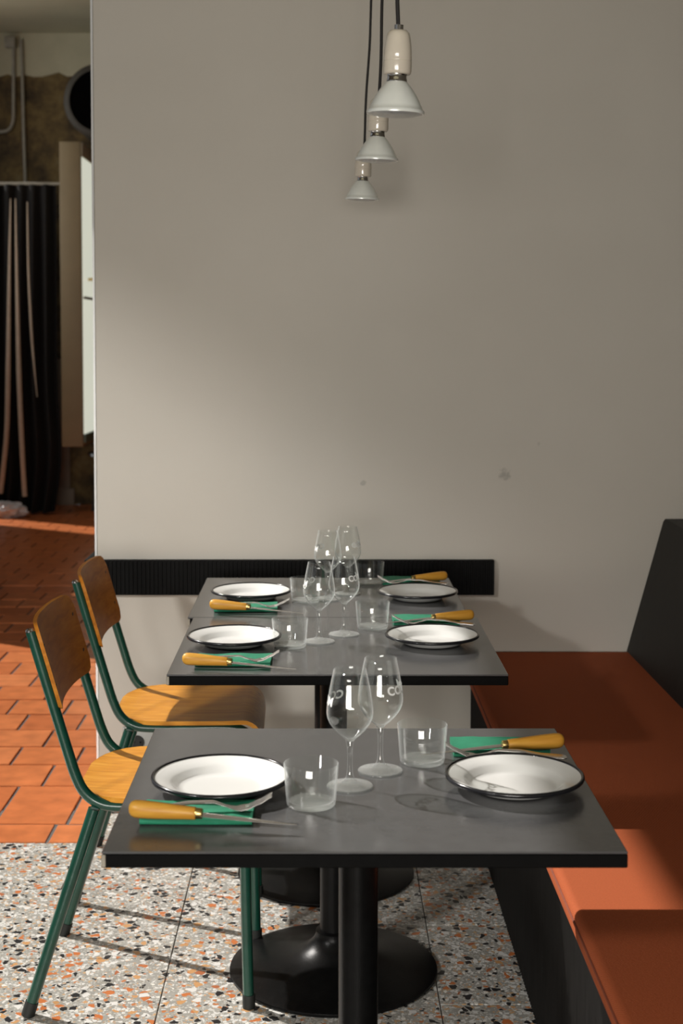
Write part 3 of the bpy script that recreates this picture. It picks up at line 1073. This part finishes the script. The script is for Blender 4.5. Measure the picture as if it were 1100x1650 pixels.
def make_wine(label, loc, rz):
    w_ = thing('wine_glass', label, 'glass', loc, rz, 'stemmed wine glasses')
    th = 0.0007
    inner = [(max(r - th, 0.0), z + (0.0022 if i == 0 else 0.0006)) for i, (r, z) in enumerate(BOWL[:-1])]
    inner = [(0.0, 0.0738)] + inner[1:] + [(0.0243, 0.1810)]
    part('bowl', MB().lathe(BOWL + [(0.0247, 0.1815)] + inner[::-1], 56), 'glass', w_, angle=70)
    stem = [(0.0, 0.0012), (0.030, 0.0012), (0.0348, 0.0006), (0.0353, 0.0016), (0.0345, 0.0028), (0.0250, 0.0042), (0.0140, 0.0070), (0.0080, 0.0115), (0.0050, 0.0180),
            (0.0040, 0.0280), (0.0038, 0.0420), (0.0041, 0.0560), (0.0052, 0.0660), (0.0070, 0.0722), (0.0, 0.0730)]
    part('stem', MB().lathe(stem[4:], 40), 'glass_stem', w_, angle=70)
    part('foot', MB().lathe(stem[:5] + [(0.0, 0.0027)], 48), 'glass', w_, angle=70)
    part('lettering', lettering_mesh('COLOM'), None, w_, label='white printed lettering')
    return w_


def make_napkin(label, loc, rz):
    L, W_ = 0.158, 0.078
    mb = MB()
    for lay, (zb_, zt_, w2) in enumerate(((0.0004, 0.0050, 0.0), (0.0058, 0.0108, 0.002))):
        top, bot = [], []
        for i in range(17):
            a, b_ = [], []
            u = -L / 2 + L * i / 16
            for j in range(9):
                v = -W_ / 2 + w2 + (W_ - 2 * w2) * j / 8
                wv = 0.0009 * math.sin(u * 70 + v * 40) * (lay * 1.0 + 0.1) + 0.0008 * lay * math.sin(u * 33)
                a.append((u, v, zt_ + wv))
                b_.append((u, v, zb_ + (wv * 0.5 if lay else 0)))
            top.append(a)
            bot.append(b_)
        mb.slab(top, bot)
    # rolled fold along the long side
    mb.tube([(-L / 2, -W_ / 2, 0.0057), (0, -W_ / 2 - 0.001, 0.0057), (L / 2, -W_ / 2, 0.0057)], 0.0053, 10)
    o = part('napkin', mb, 'napkin', None, loc, (0, 0, rz), bevel=0, angle=50)
    return tag(o, label, 'napkin', 'folded green napkins')


def make_knife(label, loc, rz):
    k = thing('table_knife', label, 'knife', loc, rz, 'knives with yellow wooden handles')
    hp = [(0.0, 0.0), (0.0060, 0.0006), (0.0098, 0.0030), (0.0122, 0.0080), (0.0128, 0.016), (0.0122, 0.035), (0.0108, 0.060), (0.0095, 0.080), (0.0088, 0.0945), (0.0082, 0.0955), (0.0, 0.0955)]
    tilt = -0.05
    mb = MB().lathe(hp, 24)
    mb.v = [(z - 0.12, x * 0.86, y + 0.0128 + (z - 0.02) * tilt * 0.6) for x, y, z in mb.v]
    part('handle', mb, 'handle_wood', k, angle=70, label='yellow varnished wooden handle')
    mb = MB().lathe([(0.0076, 0.0), (0.0078, 0.001), (0.0073, 0.0085), (0.0066, 0.0095), (0.0, 0.0095)], 20)
    mb.v = [(z - 0.0245, x * 0.9, y + 0.0128 + 0.075 * tilt * 0.6) for x, y, z in mb.v]
    part('ferrule', mb, 'brass', k, angle=50, label='small metal ferrule')
    # blade lies edge towards the viewer, slim taper to a point
    top, bot = [], []
    for i in range(13):
        t = i / 12
        x = -0.017 + 0.135 * t
        wd = 0.0085 * (1 - t ** 2.5) + 0.0008
        z = 0.0095 - 0.0085 * t
        top.append([(x, -wd, z), (x, 0.0, z + 0.0011 * (1 - t) + 0.0004), (x, wd * 0.75 - 0.001 * t, z + 0.0002)])
        bot.append([(x, -wd, z - 0.0004), (x, 0.0, z - 0.0011 * (1 - t) - 0.0004), (x, wd * 0.75 - 0.001 * t, z - 0.0006)])
    part('blade', MB().slab(top, bot), 'steel', k, angle=30, label='slim steel blade')
    return k


def make_fork(label, loc, rz):
    f_ = thing('table_fork', label, 'fork', loc, rz, 'steel table forks')

    def zc(x):                                          # height of the centre line along the fork
        pts = [(-0.095, 0.002), (-0.06, 0.005), (-0.02, 0.012), (0.015, 0.0135), (0.035, 0.007), (0.048, 0.003), (0.062, 0.0045), (0.080, 0.013), (0.098, 0.0235)]
        for (a, za), (b_, zb_) in zip(pts, pts[1:]):
            if x <= b_:
                t = max(0, (x - a) / (b_ - a))
                t = t * t * (3 - 2 * t) * 0.4 + t * 0.6
                return za + (zb_ - za) * t
        return pts[-1][1]

    top, bot = [], []
    for i in range(30):
        x = -0.095 + 0.137 * i / 29
        t = i / 29
        hw = 0.0085 * (1 - t) ** 0.8 + 0.0030
        if i == 0:
            hw *= 0.6
        if t > 0.93:
            hw += 0.004 * (t - 0.93) / 0.07
        a, b_ = [], []
        for j in range(5):
            v = -1 + j / 2
            a.append((x, v * hw, zc(x) + 0.0011 - 0.0004 * v * v))
            b_.append((x, v * hw, zc(x) - 0.0010 + 0.0004 * v * v))
        top.append(a)
        bot.append(b_)
    part('handle', MB().slab(top, bot), 'steel', f_, angle=40)
    top, bot = [], []
    for i in range(8):
        x = 0.041 + 0.019 * i / 7
        t = i / 7
        hw = 0.0065 + 0.0055 * min(1, t * 1.6)
        a, b_ = [], []
        for j in range(7):
            v = -1 + j / 3
            cupz = 0.0012 * v * v * t
            a.append((x, v * hw, zc(x) + 0.0009 + cupz))
            b_.append((x, v * hw, zc(x) - 0.0009 + cupz))
        top.append(a)
        bot.append(b_)
    part('head', MB().slab(top, bot), 'steel', f_, angle=40)
    for q in range(4):
        y = -0.0099 + 0.0066 * q
        top, bot = [], []
        for i in range(9):
            x = 0.0595 + 0.0385 * i / 8
            t = i / 8
            hw = 0.0019 * (1 - 0.55 * t)
            cz = 0.0012 * (y / 0.012) ** 2 * (1 - t)
            top.append([(x, y * (1 - 0.06 * t) - hw, zc(x) + 0.0008 + cz), (x, y * (1 - 0.06 * t) + hw, zc(x) + 0.0008 + cz)])
            bot.append([(x, y * (1 - 0.06 * t) - hw, zc(x) - 0.0008 + cz), (x, y * (1 - 0.06 * t) + hw, zc(x) - 0.0008 + cz)])
        part('tine', MB().slab(top, bot), 'steel', f_, angle=40)
    return f_


# pixel positions per table: plate centre (rim plane), napkin box, knife handle butt -> ferrule, tumbler base, wine foot
WHERE = ['nearest table', 'middle table', 'far table']
protos = {}


def put(kind, maker, label, loc, rz=0.0):
    if kind not in protos:
        o = maker(label, loc, rz) if kind not in ('plate', 'tumbler') else maker(label, loc)
        o.rotation_euler = (0, 0, rz)
        protos[kind] = o
        return o
    return dup(protos[kind], loc, rz, label)


ZT = TT + 0.0004
PLATES = [((356, 1250), (828, 1248)), ((377, 1023.5), (696, 1022)), ((404.5, 951), (672.5, 952))]
TUMBL = [((501, 1297), (680, 1228)), ((467, 1042), (600, 1012)), ((492, 970), (595.5, 941.5))]
WINES = [((563.5, 1268), (612.5, 1243)), ((514, 1034.5), (554, 1023)), ((528, 966), (560, 957))]
#   napkin (x0,x1,yfront,yback), knife butt & ferrule pixel
CUT = [((222, 409, 1331, 1298), (722, 897, 1221, 1191)), ((297, 453, 1075, 1052), (625, 752, 1011, 990)), ((330, 460, 987, 970), (612, 714, 944, 930))]
KNF = [(((208, 1304), (319, 1309)), ((908, 1194), (809, 1199))), (((294, 1062), (368, 1065)), ((763, 991), (695, 994))), (((338, 974), (402, 977)), ((720, 928), (664, 931)))]
for i in range(3):
    for s in (0, 1):
        side = ('left, chair side', 'right, banquette side')[s]
        rz = 0.0 if s == 0 else math.pi
        c = P(*PLATES[i][s], TT + 0.021)
        put('plate', make_plate, 'white enamel plate with black rim on the %s, %s' % (WHERE[i], side), (c.x, c.y, ZT))
        c = P(*TUMBL[i][s], TT)
        put('tumbler', make_tumbler, 'clear low tumbler on the %s, %s' % (WHERE[i], side), (c.x, c.y, ZT))
        c = P(*WINES[i][s], TT)
        put('wine', make_wine, 'stemmed wine glass with white lettering on the %s, %s of its pair' % (WHERE[i], ('left', 'right')[s]), (c.x, c.y, ZT), R(252) + rz)
        a0, a1, yf, yb = CUT[i][s]
        pa, pb = P(a0, yf, TT), P(a1, yf, TT)
        pk = P((a0 + a1) / 2, yb, TT + 0.007)
        nx, ny = (pa.x + pb.x) / 2, (pa.y + pk.y) / 2
        if s == 0:
            ny = pa.y + 0.043
        nr = rz + R(random.uniform(-1.5, 1.5))
        nap = put('napkin', make_napkin, 'folded green napkin under cutlery on the %s, %s' % (WHERE[i], side), (nx, ny, ZT), nr)
        nz = ZT + 0.0122
        kb, kf = (P(*q, nz + 0.012) for q in KNF[i][s])
        ang = math.atan2(kf.y - kb.y, kf.x - kb.x)
        d = Vector((math.cos(ang), math.sin(ang), 0))
        ko = kb + d * 0.12
        put('knife', make_knife, 'yellow wooden handled knife on green napkin, %s, %s' % (WHERE[i], side), (ko.x, ko.y, nz), ang)
        sgn = 1 if s == 0 else -1
        fo = kb + d * 0.102 + Vector((0, 0.040 * sgn, 0))
        put('fork', make_fork, 'steel fork beside the knife on green napkin, %s, %s' % (WHERE[i], side), (fo.x, fo.y, nz + 0.0005), rz)


# ------------------------------------------------------------------ pendant lamps
def make_pendant(label, px, py, Y, toppx):
    c = Q(px, py, Y)                                     # centre of the lens rim
    p = thing('pendant_lamp', label, 'lamp', (c.x, Y, c.z), 0, 'bare bulb pendants in a row')
    p.rotation_euler = (R(2), R(2), 0)
    part('reflector', MB().lathe([(0.0445, 0.000), (0.0450, 0.003), (0.0440, 0.0055), (0.0420, 0.0065), (0.0400, 0.0120), (0.0362, 0.0200), (0.0315, 0.0285), (0.0262, 0.0365), (0.0205, 0.0440), (0.0165, 0.0480), (0.0152, 0.0495)], 48),
         'reflector', p, angle=50, label='frosted silver reflector bulb')
    part('lens', MB().lathe([(0.0, -0.0045), (0.020, -0.0038), (0.032, -0.0024), (0.0385, -0.0006), (0.0405, -0.0002), (0.0405, -0.00005), (0.0, -0.00005)], 48), 'lens', p, angle=50)
    part('neck_collar', MB().lathe([(0.0150, 0.048), (0.0158, 0.049), (0.0158, 0.0525), (0.0150, 0.054), (0.0150, 0.058), (0.0162, 0.0595), (0.0162, 0.062)], 32), 'chrome', p)
    so = part('socket', MB().lathe([(0.0195, 0.0600), (0.0212, 0.0615), (0.0220, 0.065), (0.0220, 0.0795), (0.0214, 0.0800), (0.0214, 0.0812), (0.0219, 0.0820), (0.0213, 0.095),
                                    (0.0200, 0.107), (0.0182, 0.117), (0.0168, 0.1225), (0.0130, 0.1265), (0.0070, 0.1275)], 40), 'porcelain', p, angle=45, label='cream porcelain lamp holder')
    part('ferrule', MB().lathe([(0.0070, 0.1265), (0.0070, 0.1350), (0.0050, 0.1355)], 24), 'chrome', so)
    top = Q(toppx, 0, Y) - c
    pts = []
    for k in range(41):
        z = 0.132 + (CEIL - c.z - 0.132) * (k / 40) ** 2
        u = min((z - 0.132) / max(top.z - 0.132, 0.02), 1.4)
        pts.append((top.x * u + 0.0012 * math.sin(z * 23 + px), 0.001 * math.sin(z * 17), z))
    part('cord', MB().tube(pts, 0.0032, 10), 'cord', p, label='thin black cord')
    return p


make_pendant('bare reflector bulb pendant, largest and nearest, over the nearest table', 637, 184, 2.21, 633)
make_pendant('bare reflector bulb pendant, middle one of the row of three', 606.5, 259, 2.98, 607)
make_pendant('bare reflector bulb pendant, smallest and lowest in the row, closest to the wall', 583, 322, 3.75, 587)

# ------------------------------------------------------------------ back room
CY = 11.5
# curtain
cl, cr_ = Q(-60, 560, CY).x, Q(93, 560, CY).x
cz1 = Q(40, 298, CY).z
cur = thing('door_curtain', 'floor length black curtain with cream lined folds at the back wall', 'curtain', ((cl + cr_) / 2, CY, 0))
front, back = [], []
nz, nx = 24, 90
for i in range(nz + 1):
    t = i / nz
    z = 0.015 + (cz1 - 0.015) * t
    a, b_ = [], []
    edge = 0.055 * math.exp(-((t - 0.16) / 0.16) ** 2)
    for j in range(nx + 1):
        u = j / nx
        x = cl + (cr_ - cl) * u + edge * u - (cl + cr_) / 2 + (-0.06 * (1 - t) ** 4 * u)
        amp = 0.035 + 0.04 * (1 - t)
        y = amp * math.sin(u * 2 * math.pi * 7.5 + 0.4 * math.sin(t * 3)) + 0.012 * math.sin(u * 37 + t * 4)
        a.append((x, y - 0.004, z))
        b_.append((x, y + 0.004, z))
    front.append(a)
    back.append(b_)
part('cloth', MB().slab(front, back), 'curtain', cur, angle=80, label='black curtain cloth')
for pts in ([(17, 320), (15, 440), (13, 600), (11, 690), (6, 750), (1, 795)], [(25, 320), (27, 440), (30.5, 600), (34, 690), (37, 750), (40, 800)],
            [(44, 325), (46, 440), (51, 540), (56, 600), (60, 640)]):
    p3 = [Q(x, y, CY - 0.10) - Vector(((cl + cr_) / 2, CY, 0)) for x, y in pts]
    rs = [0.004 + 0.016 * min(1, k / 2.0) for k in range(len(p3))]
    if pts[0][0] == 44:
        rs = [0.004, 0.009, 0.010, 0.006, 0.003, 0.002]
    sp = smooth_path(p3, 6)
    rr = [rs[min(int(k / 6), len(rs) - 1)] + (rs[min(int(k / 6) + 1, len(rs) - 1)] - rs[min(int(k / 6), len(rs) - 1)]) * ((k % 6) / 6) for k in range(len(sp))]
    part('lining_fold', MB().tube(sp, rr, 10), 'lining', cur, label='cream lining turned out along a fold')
part('curtain_rod', MB().tube([(cl - 0.1 - (cl + cr_) / 2, 0, cz1 + 0.01), (cr_ + 0.03 - (cl + cr_) / 2, 0, cz1 + 0.01)], 0.012, 12), 'conduit', cur)

# crumpled white bag at the curtain's foot
bc = P(12, 834, 0)
bm = bmesh.new()
bmesh.ops.create_icosphere(bm, subdivisions=4, radius=1)
rnd = random.Random(3)
from mathutils import noise
for v in bm.verts:
    n_ = noise.noise(v.co * 2.6) * 0.35 + noise.noise(v.co * 6.0) * 0.14
    v.co = v.co * (1 + n_)
    v.co = Vector((v.co.x * 0.15, v.co.y * 0.08, max(0.0, v.co.z * 0.07 + 0.055)))
bmesh.ops.recalc_face_normals(bm, faces=bm.faces)
me = bpy.data.meshes.new('plastic_bag')
bm.to_mesh(me)
bm.free()
me.materials.append(M['bag'])
o = bpy.data.objects.new('plastic_bag', me)
COL.objects.link(o)
o.location = (bc.x, bc.y, 0.001)
tag(o, 'crumpled white plastic bag at the foot of the black curtain', 'bag')

# wall cabinet with glazed side, its glow added in place of daylight
KY = 11.05
a_, b_ = Q(95, 228, KY), Q(134, 720, KY)
kb = thing('wall_cabinet', 'tall pale brown cabinet with bright glazed side behind the wall edge', 'cabinet', ((a_.x + b_.x) / 2, KY, b_.z))
hx, hz = (b_.x - a_.x) / 2, a_.z - b_.z
part('body', MB().box(-hx, hx, 0, FAR_Y - KY - 0.003, 0, hz), 'cabinet', kb, bevel=0.006)
z_lo = Q(140, 700, KY).z - b_.z
z_hi = Q(140, 252, KY).z - b_.z
d1 = FAR_Y - KY - 0.06
pane = part('pane', MB().box(hx + 0.0005, hx + 0.006, 0.03, d1, z_lo, z_hi), 'pane', kb, bevel=0.001, seg=1, label='bright milky glass pane with added glow')
part('glazing_bar', MB().box(hx + 0.0065, hx + 0.02, 0.03, d1, Q(145, 479, KY).z - b_.z - 0.012, Q(145, 479, KY).z - b_.z + 0.008), 'conduit', pane)
part('bottom_rail', MB().box(hx + 0.0005, hx + 0.02, 0.01, d1, 0.03, z_lo - 0.002), 'rail', kb, bevel=0.003)
part('top_rail', MB().box(hx + 0.0005, hx + 0.012, 0.01, d1, z_hi + 0.002, hz - 0.005), 'far_white', kb, bevel=0.003)
zl = Q(145, 448, KY).z - b_.z
mb = MB().tube([(hx + 0.006, 0.27, zl), (hx + 0.05, 0.27, zl)], 0.012, 10)
mb.tube([(hx + 0.05, 0.20, zl), (hx + 0.05, 0.36, zl)], 0.011, 10)
part('latch', mb, 'brass', kb, label='small brass latch')

# exhaust duct above the cabinet
DY = 10.9
c = Q(160, 162, DY)
du = thing('exhaust_duct', 'large round dark duct mouth above the pale cabinet', 'duct', (c.x, DY, c.z))
prof = [(0.26, 0.0), (0.275, -0.02), (0.275, -0.05), (0.262, -0.06), (0.262, -0.55), (0.275, -0.57), (0.255, -1.15)]
mb = MB().lathe([(0.225, 0.01), (0.245, 0.01)] + prof, 48, caps=False)
mb.v = [(x, -z, y * 1.03) for x, y, z in mb.v]
part('shell', mb, 'duct', du, angle=40, label='dull grey duct shell')
mb = MB().lathe([(0.0, 0.0), (0.225, 0.0), (0.227, 0.012)], 48, caps=False)
mb.v = [(x, -z, y * 1.03) for x, y, z in mb.v]
part('mouth', mb, 'black', du, label='black duct opening')

# conduits and junction box on the far wall
fy = FAR_Y - 0.035
jb = Q(18, 69, fy)
j = thing('junction_box', 'small pale junction box under the ceiling of the back room', 'box', (jb.x, FAR_Y, jb.z))
part('box_body', MB().box(-0.045, 0.045, -0.09, -0.013, -0.045, 0.045), 'conduit', j, bevel=0.006)
part('lid', MB().box(-0.04, 0.04, -0.096, -0.0905, -0.04, 0.04), 'conduit', j, bevel=0.002)
pp = [Q(x, y, fy) for x, y in ((22, 77), (22, 130), (22, 175), (21, 196), (15, 208), (4, 212), (-30, 213))]
o = part('conduit_pipe', MB().tube(smooth_path(pp, 6), 0.015, 12), 'conduit')
tag(o, 'grey conduit dropping from the junction box and bending left', 'pipe')
pp = [Q(x, y, fy) for x, y in ((34, 64), (36, 120), (38, 200), (41, 297))]
o = part('conduit_pipe', MB().tube(smooth_path(pp, 6), 0.014, 12), 'conduit')
tag(o, 'straight grey conduit running down to the top of the curtain', 'pipe')

# dark stool half hidden by the wall end
sy = P(141, 824, 0)
zt = Q(141, 731, sy.y).z
st = thing('bar_stool', 'dark stool with pale metal rim below the pale cabinet', 'stool', (sy.x + 0.16, sy.y + 0.15, 0))
part('seat', MB().lathe([(0.0, zt - 0.03), (0.165, zt - 0.03), (0.17, zt - 0.02), (0.165, zt), (0.0, zt + 0.004)], 40), 'dark_wood', st)
mb = MB()
v, f = [], []
mb.lathe([(0.171, zt - 0.028), (0.176, zt - 0.026), (0.176, zt - 0.004), (0.171, zt - 0.002)], 40, caps=False)
part('rim', mb, 'chrome', st)
for a in (0, 90, 180, 270):
    c_, s_ = math.cos(R(a + 45)), math.sin(R(a + 45))
    part('leg', MB().tube([(0.12 * c_, 0.12 * s_, zt - 0.03), (0.17 * c_, 0.17 * s_, 0.0)], 0.014, 10), 'dark_wood', st)
